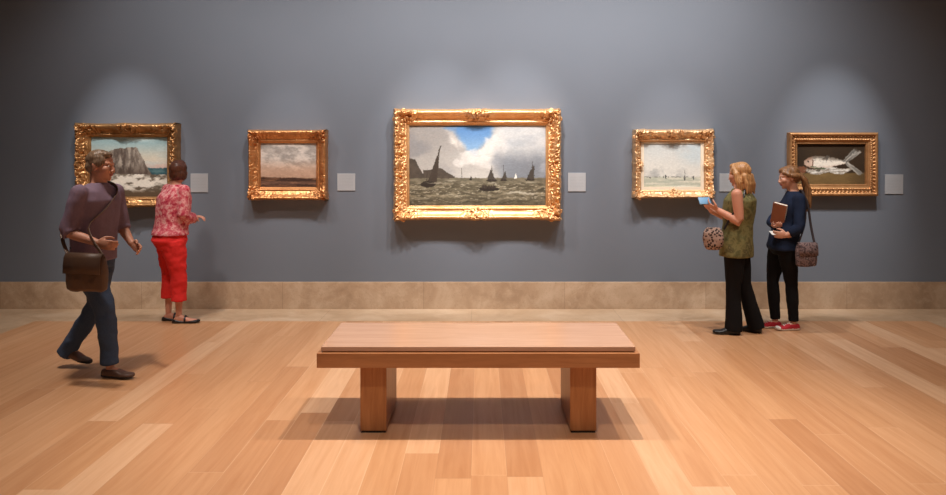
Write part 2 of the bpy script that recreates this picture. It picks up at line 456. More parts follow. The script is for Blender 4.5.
def tri_sail(u, v, col, ux, top, bot, w, lean=0, aspect=1.7):
    f = np.clip((v-top)/(bot-top), 0, 1)
    cx = ux+lean*(1-f); half = w*(.12+f*.88)
    m = (np.abs(u-cx) < half) & (v > top) & (v < bot)
    return m
def sea_piece(u, v):
    hz = .655
    base = lerp(C(146,142,138), C(170,166,160), ss(v, .05, .55)) + 0*u[..., None]
    cl = n2(u*1.7, v, 3.2, 4.2, 11, 5, .55)
    sky = lerp(base, C(212,205,196), ss(cl, .48, .7))
    sky = lerp(sky, C(128,128,130), ss(n2(u*1.7, v, 2.2, 3.2, 21, 4), .52, .72)*.7)
    # blue gap
    wob = (n2(u*1.7, v, 5, 5, 31, 4)-.5)*.22
    g = 1-ss(np.abs(u-.47-.06*(.2-v)+wob*.5)+.42*np.clip(v-.08, 0, 1), .1, .17)
    g2 = (1-ss(np.abs(u-.4)+np.abs(v-.03)*1.5+wob*.5, .12, .2))*.7
    sky = lerp(sky, lerp(C(84,124,170), C(132,162,190), ss(v, 0, .4)), np.maximum(g, g2)*ss(.62-v, 0, .15))
    # white heaped cloud
    for (cx, cy, rx, ry) in ((.42,.42,.07,.1), (.5,.38,.08,.1), (.57,.33,.07,.1), (.36,.47,.05,.06), (.62,.25,.1,.13), (.7,.18,.1,.15), (.55,.46,.12,.09)):
        e = ((u-cx)/rx)**2+((v-cy)/ry)**2+(n2(u*1.7, v, 14, 14, 41, 3)-.5)*1.6
        sky = lerp(sky, C(206,202,196), (1-ss(e, .4, 1.2))*.7)
    # grey bank on the right
    r = ss(u+wob, .58, .72)
    bank = lerp(C(186,188,188), C(118,124,132), ss(v+wob, .22, .5))
    bank = lerp(bank, C(160,166,172), ss(n2(u*1.7, v, 4, 10, 51, 4), .5, .68)*.6)
    sky = lerp(sky, bank, r*.9)
    sky = lerp(sky, C(196,192,184), ss(v, .5, .64)*.45*(1-ss(u, .6, .75)))
    # sea
    w = n2(u*1.7+ .04*np.sin(v*40), v, 9, 34, 61, 4, .6); w2 = n2(u*1.7, v, 26, 80, 71, 3)
    sea = lerp(C(74,68,54), C(142,133,110), ss(w, .3, .72))
    sea = lerp(sea, C(186,178,156), ss(w2, .56, .74)*ss(v, .66, .76)*.75)
    sea = lerp(sea, C(112,106,90), (1-ss(v, hz, hz+.1))*.6)
    sea = lerp(sea, C(58,53,42), ss(v, .86, 1.0)*.45)
    img = lerp(sky, sea, ss(v, hz-.004, hz+.004))
    # headland and harbour wall on the left
    top = .42+.2*ss(u, .03, .11)+.0*u; top = np.where(u > .1, .56+.08*ss(u, .2, .33)-.035*np.sin(np.clip((u-.13)/.2, 0, 1)*PI), top)
    top = top+(n2(u*1.7, v*0, 22, 1, 81, 3)-.5)*.03
    ld = (v > top) & (v < hz+.006) & (u < .33)
    img = np.where(ld[..., None], lerp(C(62,56,50), C(92,82,72), n2(u*1.7, v, 20, 20, 91, 3)), img)
    # surf, breakers
    s = (1-ss(np.abs(v-.845-.012*np.sin(u*30)), .004, .018))*ss(u, .68, .75)*(1-ss(u, .9, .97))
    img = lerp(img, C(190,184,166), s*.8)
    # boats
    dk = C(66,57,49)
    def put(m, c): 
        nonlocal img
        img = np.where(m[..., None], c, img)
    put(tri_sail(u, v, 0, .165, .36, .72, .034, .045), dk)
    put((np.abs(u-.225+.16*(v-.28)) < .004) & (v > .25) & (v < .7), dk)
    put((((u-.135)/.058)**2+((v-.735)/.04)**2 < 1) & (v > .695), C(50,43,37))
    for (ux, top_, bot_, w_, ln) in ((.605,.56,.69,.035,-.01), (.692,.57,.685,.022,.015), (.885,.5,.68,.03,.03), (.45,.63,.67,.01,0)):
        put(tri_sail(u, v, 0, ux, top_, bot_, w_, ln), C(70,64,58))
        put((((u-ux)/(w_*1.2))**2+((v-bot_)/.014)**2 < 1), C(48,42,36))
    put(tri_sail(u, v, 0, .78, .6, .66, .011, .004), C(226,222,212))
    put((((u-.585)/.075)**2+((v-.795)/.026)**2 < 1) & (v > .79-.02), C(44,38,33))
    for q in range(5):
        put(((u-.54-.022*q)/.009)**2+((v-.768)/.022)**2 < 1, C(58,50,43))
    for (x0, y0, x1, y1, w_) in ((.22,.29,.15,.7,.0018), (.22,.29,.2,.7,.0018), (.13,.55,.125,.72,.003), (.69,.5,.692,.69,.0022), (.603,.51,.606,.69,.0022), (.905,.45,.9,.68,.002), (.55,.72,.553,.79,.002), (.62,.73,.615,.79,.002)):
        q = np.clip(((u-x0)*(x1-x0)+(v-y0)*(y1-y0))/((x1-x0)**2+(y1-y0)**2), 0, 1)
        put(np.hypot(u-x0-q*(x1-x0), (v-y0-q*(y1-y0))*.6) < w_, C(70,62,54))
    for (ux, vy, r_) in ((.3,.67,.05), (.2,.7,.09), (.61,.7,.05), (.89,.69,.05)):
        img = lerp(img, C(172,166,148), (1-ss(np.abs(v-vy-.02)/.01+np.abs(u-ux)/r_, .6, 1.3))*.6)
    put((np.abs(u-.385) < .0025) & (v > .53) & (v < .66), C(80,74,68))
    return img

def cliff_piece(u, v):
    hz = .52
    sky = lerp(C(150,176,178), C(206,196,176), ss(v, .05, .4)); sky = lerp(sky, C(200,172,160), ss(v, .36, .52))
    sky = lerp(sky, C(186,200,196), ss(n2(u, v, 3, 9, 5, 4), .5, .7)*.6)
    st = n2(u, v, 8, 26, 15, 4)
    sea = lerp(C(44,76,84), C(86,116,118), ss(st, .35, .7))
    img = lerp(sky, sea, ss(v, hz-.006, hz+.006))
    # pale chalk headland, plain slope down to the water
    top = .2+.04*np.sin(u*9)+(n2(u, v*0, 9, 1, 25, 3)-.5)*.07+.0*v
    top = np.where(u > .6, top+ (u-.6)*2.1, top); top = np.where(u < .22, .3-(u)*.15, top)
    m = (v > top) & (v < .66) & (u < .8)
    str_ = n2(u, v, 26, 5, 35, 4, .6)
    ck = lerp(C(88,76,68), C(168,156,142), ss(str_, .35, .7)); ck = lerp(ck, C(64,58,44), ss(.3-u, 0, .12)*.9)
    ck = lerp(ck, C(74,60,52), ss(v, .42, .64)*.7)
    img = np.where(m[..., None], ck, img)
    # shore and surf
    sh = v > .62+.05*(n2(u, v*0, 6, 1, 45, 3)-.5)+.08*u*0
    f = n2(u, v, 8, 14, 55, 4, .6)
    surf = lerp(C(96,84,70), C(222,214,200), ss(f+ (1-np.abs(v-.76)*5)*.25, .5, .68))
    surf = lerp(surf, C(92,74,56), ss(v, .86, .95))
    return np.where(sh[..., None], surf, img)

def dusk_piece(u, v):
    rot = n2(u*1.2+.5*v, v-.35*u, 6, 12, 3, 5, .6)
    sky = lerp(C(150,143,136), C(204,194,184), ss(rot, .32, .68)); sky = lerp(sky, C(196,152,122), ss(v, .3, .66)*.65)
    sky = lerp(sky, C(166,132,110), ss(v, .6, .78)*.5)
    g = lerp(C(62,44,36), C(120,84,62), ss(n2(u, v, 5, 40, 13, 4), .4, .7))
    img = lerp(sky, g, ss(v+.03*(n2(u, v*0, 5, 1, 23, 3)-.5)-.03*u, .75, .78))
    return lerp(img, C(170,130,108), (1-ss(np.abs(v-.9), .01, .05))*.35)

def beach_piece(u, v):
    cl = n2(u*1.2, v, 3.5, 4.5, 7, 5, .55)
    sky = lerp(C(190,194,192), C(210,208,200), ss(v, 0, .6)); sky = lerp(sky, C(160,162,160), ss(cl, .52, .7)*.75*(1-ss(u, .55, .8)))
    sky = lerp(sky, C(176,196,206), ss(u+(cl-.5), .5, .9)*.5*(1-ss(v, .3, .6)))
    hz = .73
    sea = lerp(C(172,176,160), C(206,204,188), ss(n2(u, v, 6, 30, 17, 4), .35, .7)); sea = lerp(sea, C(178,166,130), ss(v, .88, 1)*(1-ss(u, .3, .6))*.8)
    img = lerp(sky, sea, ss(v, hz-.006, hz+.006))
    img = lerp(img, C(140,140,132), ((np.abs(v-hz) < .013) & (n2(u, v*0, 18, 1, 27, 2) > .45)).astype(float)*.8)
    for (ux, t, b_, w) in ((.4,.68,.78,.011), (.7,.69,.82,.015), (.84,.71,.8,.009), (.36,.71,.76,.008), (.15,.72,.76,.012)):
        m = (((u-ux)/w)**2+((v-(t+b_)/2)/((b_-t)/2))**2 < 1); img = np.where(m[..., None], C(92,92,90), img)
    m = (np.abs(u-.7) < .004) & (v > .58) & (v < .76); img = np.where(m[..., None], C(130,128,122), img)
    return img

def fish_piece(u, v):
    bg = lerp(C(40,30,22), C(70,54,38), n2(u, v, 3, 3, 9, 4))
    tb = lerp(C(98,78,48), C(136,110,70), n2(u, v, 5, 18, 19, 4)); tb = lerp(tb, C(72,56,36), ss(u, .7, 1.0)*.6)
    img = lerp(bg, tb, ss(v, .69, .74))
    def blob(m, c): 
        nonlocal img
        img = lerp(img, c, m)
    fine = n2(u*1.6, v, 30, 30, 29, 3); lon = n2(u*1.6+v, v, 9, 40, 33, 3)
    blob(1-ss(((u-.07)/.08)**2+((v-.64)/.1)**2+(fine-.5), .6, 1.2), C(118,76,54))
    # crumpled pale cloth under the fish
    e = ((u-.47)/.36)**2+((v-.655+.05*(u-.5)+.03*np.sin(u*17))/.085)**2+(fine-.5)*.7
    blob(1-ss(e, .7, 1.1), lerp(C(150,140,126), C(226,222,212), ss(lon, .35, .65)))
    # the fish: back line and belly line of their own
    x = np.clip((u-.1)/.66, 0, 1); mid = .47-.02*np.sin(x*PI)-.03*x
    top = mid-.15*np.sin(PI*x**.6)**.8*(1-.25*x)-.014; bot = mid+.15*np.sin(PI*x**.7)**.85+.012
    t = (v-top)/np.maximum(bot-top, .01)
    body = lerp(C(126,116,104), C(232,224,210), ss(t+.35*(lon-.5), .1, .42)); body = lerp(body, C(206,180,160), ss(t, .72, 1)*.6)
    body = lerp(body, C(176,128,104), (1-ss(x, .12, .26))*.55); body = lerp(body, C(104,96,88), ss(fine, .6, .74)*.45*(1-ss(t, .3, .8)))
    blob(ss(t, -.06, .08)*(1-ss(t, .92, 1.06))*ss(u, .098, .115)*(1-ss(u, .75, .77)), body)
    def ray(ax, ay, bx, by, w0, w1, c, sd):
        dx, dy = bx-ax, by-ay; L = dx*dx+dy*dy; q = ((u-ax)*dx+(v-ay)*dy)/L; ds = np.abs((u-ax)*dy-(v-ay)*dx)/np.sqrt(L)
        w_ = w0+(w1-w0)*np.clip(q, 0, 1); st = n2(ds*0+ (u-ax)*dy-(v-ay)*dx, q, 120, 2, sd, 2)
        blob((1-ss(ds, w_*.75, w_))*ss(q, -.02, .06)*(1-ss(q+.25*(fine-.5), .9, 1.05)), lerp(c*.62, c, ss(st, .35, .65)))
    ray(.7, .45, .9, .15, .04, .085, C(170,164,154), 61); ray(.73, .46, .95, .76, .035, .05, C(190,184,172), 63)
    ray(.4, .4, .47, .27, .05, .02, C(140,130,118), 65); ray(.36, .56, .3, .68, .02, .035, C(160,150,130), 67)
    blob((1-ss(np.abs(u-.235+.9*(v-.46)**2-.0), .004, .012))*(1-ss(np.abs(v-.46), .07, .1)), C(112,78,64))
    blob(1-ss(((u-.165)/.014)**2+((v-.43)/.026)**2, .6, 1.2), C(26,22,18))
    for (a_, b_) in ((.3,.6), (.24,.56), (.38,.61)):
        blob((1-ss(((u-a_)/.05)**2+((v-b_)/.02)**2+(fine-.5), .6, 1.1))*.8, C(78,92,62))
    return img

framed((76,123.5,180.5,207), (91.8,137.4,167.4,196.5), 0, .13, 'gold_old', 'rococo', cliff_piece,
       'painting of a pale sea cliff and surf in carved gilt frame beside woman in red', (.085, .05), seed=3)
framed((248.4,130,328,199.8), (260.8,143.2,316.2,187.2), 0, .12, 'gold_mid', 'cove', dusk_piece,
       'small painting of grey pink evening sky over dark ground in plain gilt cove frame', (.07, 0), seed=5)
framed((394,109,560.6,220), (409.7,125.7,545.4,205.3), 0, .14, 'gold', 'rococo', sea_piece,
       'largest painting, sailing boats on rough sea with blue gap in clouds, bright gilt frame', (.11, .1), seed=8)
framed((632.5,129.6,713.2,198), (641.0,142.5,703.2,189.6), 0, .12, 'gold_pale', 'rococo', beach_piece,
       'small pale seascape with tiny figures on a shore in scalloped gilt frame with cream liner', (.075, .06), liner=.03, seed=12)
framed((786.7,132.4,878.4,196.2), (797.1,144.4,864.9,184.2), 0, .1, 'gold_brown', 'dentil', fish_piece,
       'still life painting of a white fish on dark brown in straight gilt frame with blocks', None, seed=14)

# ------------------------------------------------------------------ wall labels
for (x0, x1, y0, y1, lab) in ((190.5,208,173.5,192.3,'white wall label just right of the sea cliff painting, beside woman in red trousers'),
                              (337.3,355.2,173.5,190.6,'white wall label just right of the small grey pink evening sky painting'),
                              (568,585.8,172.8,191.4,'white wall label just right of the largest painting with sailing boats'),
                              (719.5,737,173.5,191.5,'white wall label right of the pale seascape, partly behind blond woman'),
                              (885,903.3,174.4,194,'white wall label at far right of the fish painting')):
    a = at(x0, y1, WALL-.008); c = at(x1, y0, WALL-.008); hh = c.z-a.z
    me = boxm((0, 0, hh/2), (c.x-a.x, .008, hh), .001, 1)
    tag(link('wall_label', me, M['card'], loc=((a.x+c.x)/2, WALL-.0045, a.z)), lab, 'label', 'white wall labels beside the paintings')

# ------------------------------------------------------------------ people
def skin(name, c, lip, iris=(60,45,35)):
    k = N(name); f = k.noise(k.obj(), 22, 3)
    a = rgb(*c); b = tuple(x*.88 for x in a[:3])+(1,)
    m = k.out(k.mix(f, b, a), .5, 0, .4, Subsurface_Weight=.08, Subsurface_Radius=(.02, .008, .005))
    return [m, plain(name+'_lips', rgb(*lip), .45), plain(name+'_eye_white', rgb(225,220,214), .3, .02), plain(name+'_iris', rgb(*iris), .3, .05)]
def fabric(name, c, var=.15, scale=60, rough=.85):
    return plain(name, rgb(*c), rough, var, scale, .2, bstr=.25)
def hairmat(name, c1, c2):
    k = N(name); v = k.obj(); f = k.noise(k.mapped(v, (90, 90, 9)), 1, 3, .6, .6)
    return k.out(k.ramp(f, [(.3, rgb(*c1)), (.7, rgb(*c2))]), .42, 0, .5, bump=f, bstr=.5, bdist=.006)
def mottled(name, cols, scale, rough=.8):
    k = N(name); v = k.obj()
    a = k.noise(v, scale, 4, .6, .2); n = len(cols)
    c = k.ramp(a, [(.28+.44*i/(n-1), rgb(*q)) for i, q in enumerate(cols)])
    return k.out(c, rough, 0, .2, bump=k.noise(v, 90), bstr=.15, bdist=.003)
def spotted(name, base, cols, scale):
    k = N(name); v = k.obj()
    w = k.n('ShaderNodeTexVoronoi', Vector=v, Scale=scale); q = k.noise(v, scale*.9, 3)
    c = k.ramp(k.math('ADD', w.outputs['Distance'], k.math('MULTIPLY', q, .35)), [(.46, rgb(*cols[0])), (.58, rgb(*cols[1])), (.7, rgb(*base))])
    return k.out(c, .7, 0, .3, bump=q, bstr=.2, bdist=.004)

def head(p, c, R, s):
    T = lambda x, y, z: Vector(c)+R@(Vector((x, y, z))*s)
    def e(x, y, z, rx, ry, rz): p.ell(T(x, y, z), (rx*s, ry*s, rz*s), R)
    e(0,-.012,.03, .074,.094,.081); e(0,.02,-.03, .061,.07,.074); e(0,.03,-.068, .046,.05,.042); e(0,.066,-.093, .017,.016,.016)
    p.tube([T(0,.082,.014), T(0,.091,-.01), T(0,.1,-.03)], [.008*s,.0085*s,.0095*s], 10)
    for q in (-1, 1):
        e(q*.012,.093,-.036, .01,.012,.008); e(q*.036,.056,-.022, .028,.03,.028)
        p.tube([T(q*.012,.08,.021), T(q*.045,.067,.023)], [.009*s,.008*s], 8)
        e(q*.031,.074,.002, .0135,.0135,.0125)
        e(q*.075,-.006,-.008, .009,.019,.031); e(q*.079,-.013,.004, .006,.016,.02)
    e(0,.084,-.055, .022,.011,.006); e(0,.083,-.065, .019,.011,.007)
def hand(p, w, d, n, sg, curl, s=1.0):
    w = Vector(w); d = Vector(d).normalized(); n = Vector(n); n = (n-d*n.dot(d)).normalized(); sd = d.cross(n)*sg
    p.tube([w-d*.03, w+d*.01, w+d*.05*s, w+d*.088*s], [(.026*s,.02*s), (.03*s,.017*s), (.04*s,.015*s), (.038*s,.012*s)], 14, ref=sd)
    for off, ln, cf in ((.03,.068,.9), (.0105,.076,1.0), (-.0095,.071,1.05), (-.029,.056,1.1)):
        b0 = w+d*.085*s+sd*off*s; pts = [b0-d*.02*s, b0]; a = 0; q = b0
        for sl, da in ((.45,.7), (.31,1.0), (.24,.8)):
            a += curl*cf*da; q = q+(d*math.cos(a)+n*math.sin(a))*ln*sl*s; pts.append(q)
        p.tube(pts, [.0085*s,.0088*s,.0084*s,.0078*s,.0066*s], 10)
    t0 = w+d*.022*s+sd*.024*s; t1 = t0+(d*.55+sd*.6+n*.35).normalized()*.036*s
    t2 = t1+(d*.85+sd*.15+n*(.3+.35*curl)).normalized()*.032*s; t3 = t2+(d*.85-sd*.15+n*(.35+.5*curl)).normalized()*.026*s
    p.tube([t0, t1, t2, t3], [.014*s,.0115*s,.0098*s,.0078*s], 10)
def shoe_shape(p, heel, yaw, L, prof_, pitch=0, grow=1.0):
    """heel: back of the shoe on the ground; prof_: (t, half width, height)"""
    f = Vector((math.cos(yaw), math.sin(yaw), 0)); r = Vector((math.sin(yaw), -math.cos(yaw), 0)); rr = []
    cp, sp_ = math.cos(pitch), math.sin(pitch)
    for (t, w, h) in prof_:
        ring = []; zb = 0.0 if t < .72 else .006*(t-.72)/.28*2
        for k in range(20):
            a = 2*PI*k/20; x = math.cos(a); y = math.sin(a)
            xx = w*math.copysign(abs(x)**.75, x); yy = (h*.45*(1+abs(y)**.8)+zb) if y > 0 else (h*.45*(1-abs(y)**.35)+zb)
            q = Vector((t*L, xx*grow, yy)); q.x, q.z = L*.72+(q.x-L*.72)*cp+q.z*sp_, q.z*cp-(q.x-L*.72)*sp_
            ring.append(Vector(heel)+f*q.x+r*q.y+Vector((0,0,q.z)))
        rr.append(ring)
    p.rings(rr)
SHOE = [(0,.018,.05), (.04,.029,.066), (.15,.035,.072), (.3,.036,.074), (.42,.037,.074), (.55,.042,.064), (.7,.047,.047), (.83,.046,.041), (.93,.036,.034), (.99,.018,.024)]
FLAT = [(0,.016,.03), (.04,.028,.046), (.15,.034,.048), (.3,.035,.034), (.45,.037,.028), (.58,.042,.03), (.7,.046,.036), (.83,.044,.034), (.93,.034,.028), (.99,.016,.018)]
FOOT = [(.03,.016,.04), (.08,.026,.058), (.18,.03,.075), (.3,.03,.082), (.42,.032,.07), (.55,.036,.055), (.7,.041,.04), (.85,.036,.03), (.95,.02,.02)]

def person(root, h, sk, J, yaw, label, head_yaw, head_pitch=0, voxel=.0055, torso=None, neck_r=.05, arm_s=1.0, calf_s=1.0):
    """J: joints as offsets from the root. Returns the body object"""
    p = P(); k = h/1.6
    for side in ('L', 'R'):
        hp, kn, an = [Vector(q) for q in J['leg'+side]]
        md = kn.lerp(an, .3)+Vector((0,0,0))
        p.tube([hp, hp.lerp(kn, .45), kn, md, kn.lerp(an, .7), an], [.07*k,.062*k,.045*k,.047*k*calf_s,.035*k*calf_s,.029*k*calf_s], 14)
        fy, L = J['foot'+side]; f = Vector((math.cos(fy), math.sin(fy), 0))
        fb = FOOT; hl = Vector((an.x, an.y, max(0, an.z-.085)))-f*L*.22+Vector((0,0,.006))
        shoe_shape(p, hl, fy, L*.97, fb, J.get('pitch'+side, 0))
        sh, el, wr, hd, pn, cu = J['arm'+side]
        sh, el, wr = Vector(sh), Vector(el), Vector(wr)
        p.tube([sh, sh.lerp(el, .35), el.lerp(sh, .1), el, el.lerp(wr, .3), wr], [q*k*arm_s for q in (.044,.042,.034,.033,.034,.023)], 14)
        hand(p, wr, hd, pn, 1 if side == 'R' else -1, cu, .94*k)
    p.stack([(x, y, z, hw-.02, hd-.02, a) for (x, y, z, hw, hd, a) in torso[:-1]])
    nb = Vector(torso[-1][:3]); hc = Vector(J['head']); s = h/7.35/.225
    R = Matrix.Rotation(head_yaw-PI/2, 3, 'Z')@Matrix.Rotation(head_pitch, 3, 'X')
    p.tube([nb-Vector((0,0,.05)), nb, hc+R@Vector((0,-.022*s,-.06*s)), hc+R@Vector((0,-.02*s,-.02*s))], [(.085,.055), neck_r*1.1, neck_r, neck_r*.95], 16, ref=(math.sin(yaw), -math.cos(yaw), 0))
    head(p, hc, R, s)
    me = remesh(p, 'person', voxel, 2)
    for m in sk: me.materials.append(m)
    inv = R.transposed(); n = len(me.polygons)
    cc = np.empty(n*3, 'f'); me.polygons.foreach_get('center', cc); cc = cc.reshape(-1, 3)
    lc = (cc-np.array(hc))@np.array(R)/s
    mi = np.zeros(n, 'i')
    mi[((lc[:, 0]/.024)**2+((lc[:, 2]+.06)/.0125)**2 < 1) & (lc[:, 1] > .08)] = 1
    for q in (-1, 1):
        dd = ((lc[:, 0]-q*.031)/.0125)**2+((lc[:, 2]-.002)/.006)**2
        mi[(dd < 1) & (lc[:, 1] > .06)] = 2
        dd = ((lc[:, 0]-q*.031)/.0065)**2+((lc[:, 2]-.002)/.0068)**2
        mi[(dd < 1) & (lc[:, 1] > .06)] = 3
    me.polygons.foreach_set('material_index', mi); me.shade_smooth()
    o = link('person', me, [], loc=root); tag(o, label, 'person')
    return o, R, s

def garment(name, p, m, parent, voxel=.009, wr=.004, ws=9, zs=1.0, seed=1, smooth=4):
    return link(name, remesh(p, name, voxel, smooth, wr, ws, zs, seed), m, parent)
def shoe(name, parent, an, fy, L, prof_, mats, grow=1.08, pitch=0, toe=None, sole=.016):
    p = P(); f = Vector((math.cos(fy), math.sin(fy), 0)); an = Vector(an)
    hl = Vector((an.x, an.y, max(0, an.z-.085)))-f*L*.24
    shoe_shape(p, hl, fy, L, prof_, pitch, grow)
    me = remesh(p, name, .004, 2)
    for m in mats: me.materials.append(m)
    if len(mats) > 1:
        n = len(me.polygons); cc = np.empty(n*3, 'f'); me.polygons.foreach_get('center', cc); cc = cc.reshape(-1, 3)-np.array(hl)
        t = (cc@np.array(f))/L; mi = np.where(cc[:, 2] < sole, 1, 0)
        if toe: mi = np.where((t > toe) & (cc[:, 2] < .05), 1, mi)
        me.polygons.foreach_set('material_index', mi.astype('i'))
    return link(name, me, [], parent), hl, f

def legs_of(p, J, rad, hemz, k=1.0):
    for side in ('L', 'R'):
        hp, kn, an = [Vector(q) for q in J['leg'+side]]
        pts = [hp, hp.lerp(kn, .35), hp.lerp(kn, .7), kn, kn.lerp(an, .4)]
        t = (kn.z-hemz)/(kn.z-an.z); pts.append(kn.lerp(an, max(.5, (t+.4)/2) if t > .45 else t*.8)); pts.append(kn.lerp(an, t))
        p.tube(pts, [r*k for r in rad], 18, cap=False)
def sleeve(p, arm, upto, r0, r1, r2):
    sh, el, wr = [Vector(q) for q in arm[:3]]
    pts = [sh, sh.lerp(el, .4), el.lerp(sh, .08)]; rad = [r0, r0*.93, r1]
    if upto > 1:
        pts += [el.lerp(wr, .12), el.lerp(wr, upto-1)]; rad += [r1, r2]
    p.tube(pts, rad, 16)

# ---- woman in red trousers -----------------------------------------------------
rt = at(173, 323, FOC*H/168); rt.z = 0
yA = math.radians(48); yH = math.radians(28)
rv = Vector((math.sin(yA), -math.cos(yA), 0)); fv = Vector((math.cos(yA), math.sin(yA), 0))
torA = [(-.035,.02,.74,.18,.13,yH), (-.045,.02,.82,.206,.165,yH), (-.035,.02,.9,.2,.155,yH), (-.025,.02,1.0,.172,.135,yA), (-.01,.03,1.12,.178,.145,yA), (0,.035,1.24,.186,.135,yA), (.01,.035,1.31,.175,.09,yA), (.012,.035,1.355,.11,.07,yA), (.015,.035,1.385,.06,.055,yA)]
shc = Vector((.012,.035,1.305))
JA = {'legL': ((-.09,.1,.82), (-.085,.13,.47), (-.092,.12,.085)), 'legR': ((.02,-.06,.82), (.068,-.03,.47), (.058,0,.085)),
      'footL': (math.radians(8), .25), 'footR': (math.radians(4), .262), 'head': (.035,.06,1.493),
      'armR': (shc+rv*.165, shc+rv*.2-fv*.02+Vector((0,0,-.25)), shc+rv*.03+fv*.2+Vector((0,0,-.285)), fv*.35-rv*.9+Vector((0,0,-.1)), (-.55,.4,-.4), .5),
      'armL': (shc-rv*.165, shc-rv*.2+Vector((0,0,-.25)), shc-rv*.05+fv*.21+Vector((0,0,-.27)), fv*.5+rv*.7, (0,0,-1), .5)}
skA = skin('fair_skin', (206,146,122), (170,92,84))
pa, RA, sA = person(rt, 1.6, skA, JA, yA, 'woman in red cropped trousers and pink patterned blouse standing before the sea cliff painting', math.radians(84), math.radians(4), torso=torA)
q = P(); q.stack([(x, y, z, hw+.008, hd+.01, a) for (x, y, z, hw, hd, a) in torA[2:7]]+[(torA[7][0], torA[7][1], 1.352, .1, .072, yA), (torA[8][0], torA[8][1], 1.375, .066, .062, yA)])
q.stack([(-.035,.02,.872,.218,.174,yH), (-.035,.02,.9,.214,.17,yH), (-.025,.02,.97,.19,.15,yA)])
sleeve(q, JA['armR'], 1.62, .063, .058, .054); sleeve(q, JA['armL'], 1.62, .063, .058, .054)
garment('blouse', q, mottled('pink_red_print', [(150,34,56), (186,62,80), (206,112,118), (226,170,166), (176,48,66)], 26), pa, wr=.007, ws=11, zs=.6)
q = P(); q.stack([(x, y, z, hw+.004, hd+.004, a) for (x, y, z, hw, hd, a) in torA[:2]]+[(-.035,.02,.88,.196,.15,yH), (-.03,.02,.91,.178,.138,yH)])
legs_of(q, JA, (.12,.11,.092,.078,.073,.073,.076), .225)
garment('trousers', q, fabric('red_cotton', (222,50,48), .1), pa, wr=.006, ws=13, zs=1.5, seed=4)
q = P(); T = lambda x, y, z: Vector(JA['head'])+RA@(Vector((x, y, z))*sA)
def he(q, T, R, s, x, y, z, rx, ry, rz): q.ell(T(x, y, z), (rx*s, ry*s, rz*s), R)
he(q, T, RA, sA, 0,-.02,.035, .088,.105,.09); he(q, T, RA, sA, 0,-.05,-.02, .086,.07,.07); he(q, T, RA, sA, .055,-.01,-.02, .034,.06,.07); he(q, T, RA, sA, -.055,-.01,-.02, .034,.06,.07); he(q, T, RA, sA, 0,.03,.085, .062,.05,.032)
garment('hair', q, hairmat('dark_brown_hair', (50,26,18), (96,52,34)), pa, .006, .006, 22, .5, 7, 2)
blk = plain('black_leather', rgb(24,21,22), .35, .1, 40, .5)
for sd in ('L', 'R'):
    an = JA['leg'+sd][2]; fy, L = JA['foot'+sd]
    s_, hl, f = shoe('shoe', pa, an, fy, L+.012, FLAT, [blk], 1.1)
    r = Vector((f.y, -f.x, 0)); c = hl+f*(L*.5)
    w = P(); w.tube([c+r*.042+Vector((0,0,.02)), c+r*.036+Vector((0,0,.055)), c+Vector((0,0,.074)), c-r*.036+Vector((0,0,.055)), c-r*.042+Vector((0,0,.02))], [(.009,.0035)]*5, 8, ref=f)
    link('strap', w.mesh('strap'), blk, s_)

# ---- blond woman in camouflage vest -----------------------------------------------
rt = at(737, 333, FOC*H/178); rt.z = 0
yB = math.radians(152); rv = Vector((math.sin(yB), -math.cos(yB), 0)); fv = Vector((math.cos(yB), math.sin(yB), 0))
torB = [(.0,0,.74,.15,.115,yB), (-.005,0,.82,.178,.135,yB), (0,0,.92,.17,.125,yB), (.01,0,1.02,.15,.118,yB), (.02,0,1.13,.158,.132,yB), (.03,0,1.24,.168,.125,yB), (.03,0,1.3,.16,.088,yB), (.028,0,1.345,.1,.07,yB), (.025,0,1.372,.058,.054,yB)]
shc = Vector((.03,0,1.3))
JB = {'legL': (-rv*.085+Vector((-.005,0,.82)), (-.055,-.07,.45), (-.05,-.055,.085)), 'legR': (rv*.085+Vector((0,0,.82)), (.075,.04,.45), (.18,.03,.085)),
      'footL': (math.radians(172), .25), 'footR': (math.radians(140), .25), 'head': (.02,.005,1.478),
      'armL': (shc-rv*.165, Vector((-.03,-.17,1.045)), Vector((-.2,-.08,1.15)), (-.8,.3,.5), (.3,.4,.9), .55),
      'armR': (shc+rv*.165, Vector((.0,.2,1.05)), Vector((-.2,.13,1.13)), (-.6,-.5,.4), (.4,-.1,.9), .6)}
skB = skin('warm_skin', (214,150,122), (176,96,86))
pb, RB, sB = person(rt, 1.6, skB, JB, yB, 'blond woman in olive camouflage vest and black trousers holding up a phone', math.radians(140), math.radians(-6), torso=torB, arm_s=1.18)
q = P(); q.stack([(-.008,0,.72,.2,.155,yB)]+[(x, y, z, hw+.016, hd+.016, a) for (x, y, z, hw, hd, a) in torB[1:6]]+[(.03,0,1.305,.15,.095,yB), (.028,0,1.35,.085,.072,yB)])
garment('vest', q, mottled('olive_camouflage', [(64,62,38), (92,88,54), (122,114,72), (84,76,48), (140,130,90)], 9), pb, wr=.008, ws=10, zs=.7, seed=5)
q = P(); q.stack([(x, y, z, hw+.004, hd+.004, a) for (x, y, z, hw, hd, a) in torB[:3]])
legs_of(q, JB, (.1,.094,.082,.068,.068,.074,.082), .035)
garment('trousers', q, fabric('black_trouser_cloth', (20,18,20), .2), pb, wr=.005, ws=10, zs=.5, seed=6)
q = P(); T = lambda x, y, z: Vector(JB['head'])+RB@(Vector((x, y, z))*sB)
he(q, T, RB, sB, 0,-.02,.035, .085,.104,.088); he(q, T, RB, sB, 0,-.06,-.05, .088,.06,.09); he(q, T, RB, sB, 0,-.065,-.13, .09,.045,.07); he(q, T, RB, sB, 0,.035,.085, .06,.045,.03)
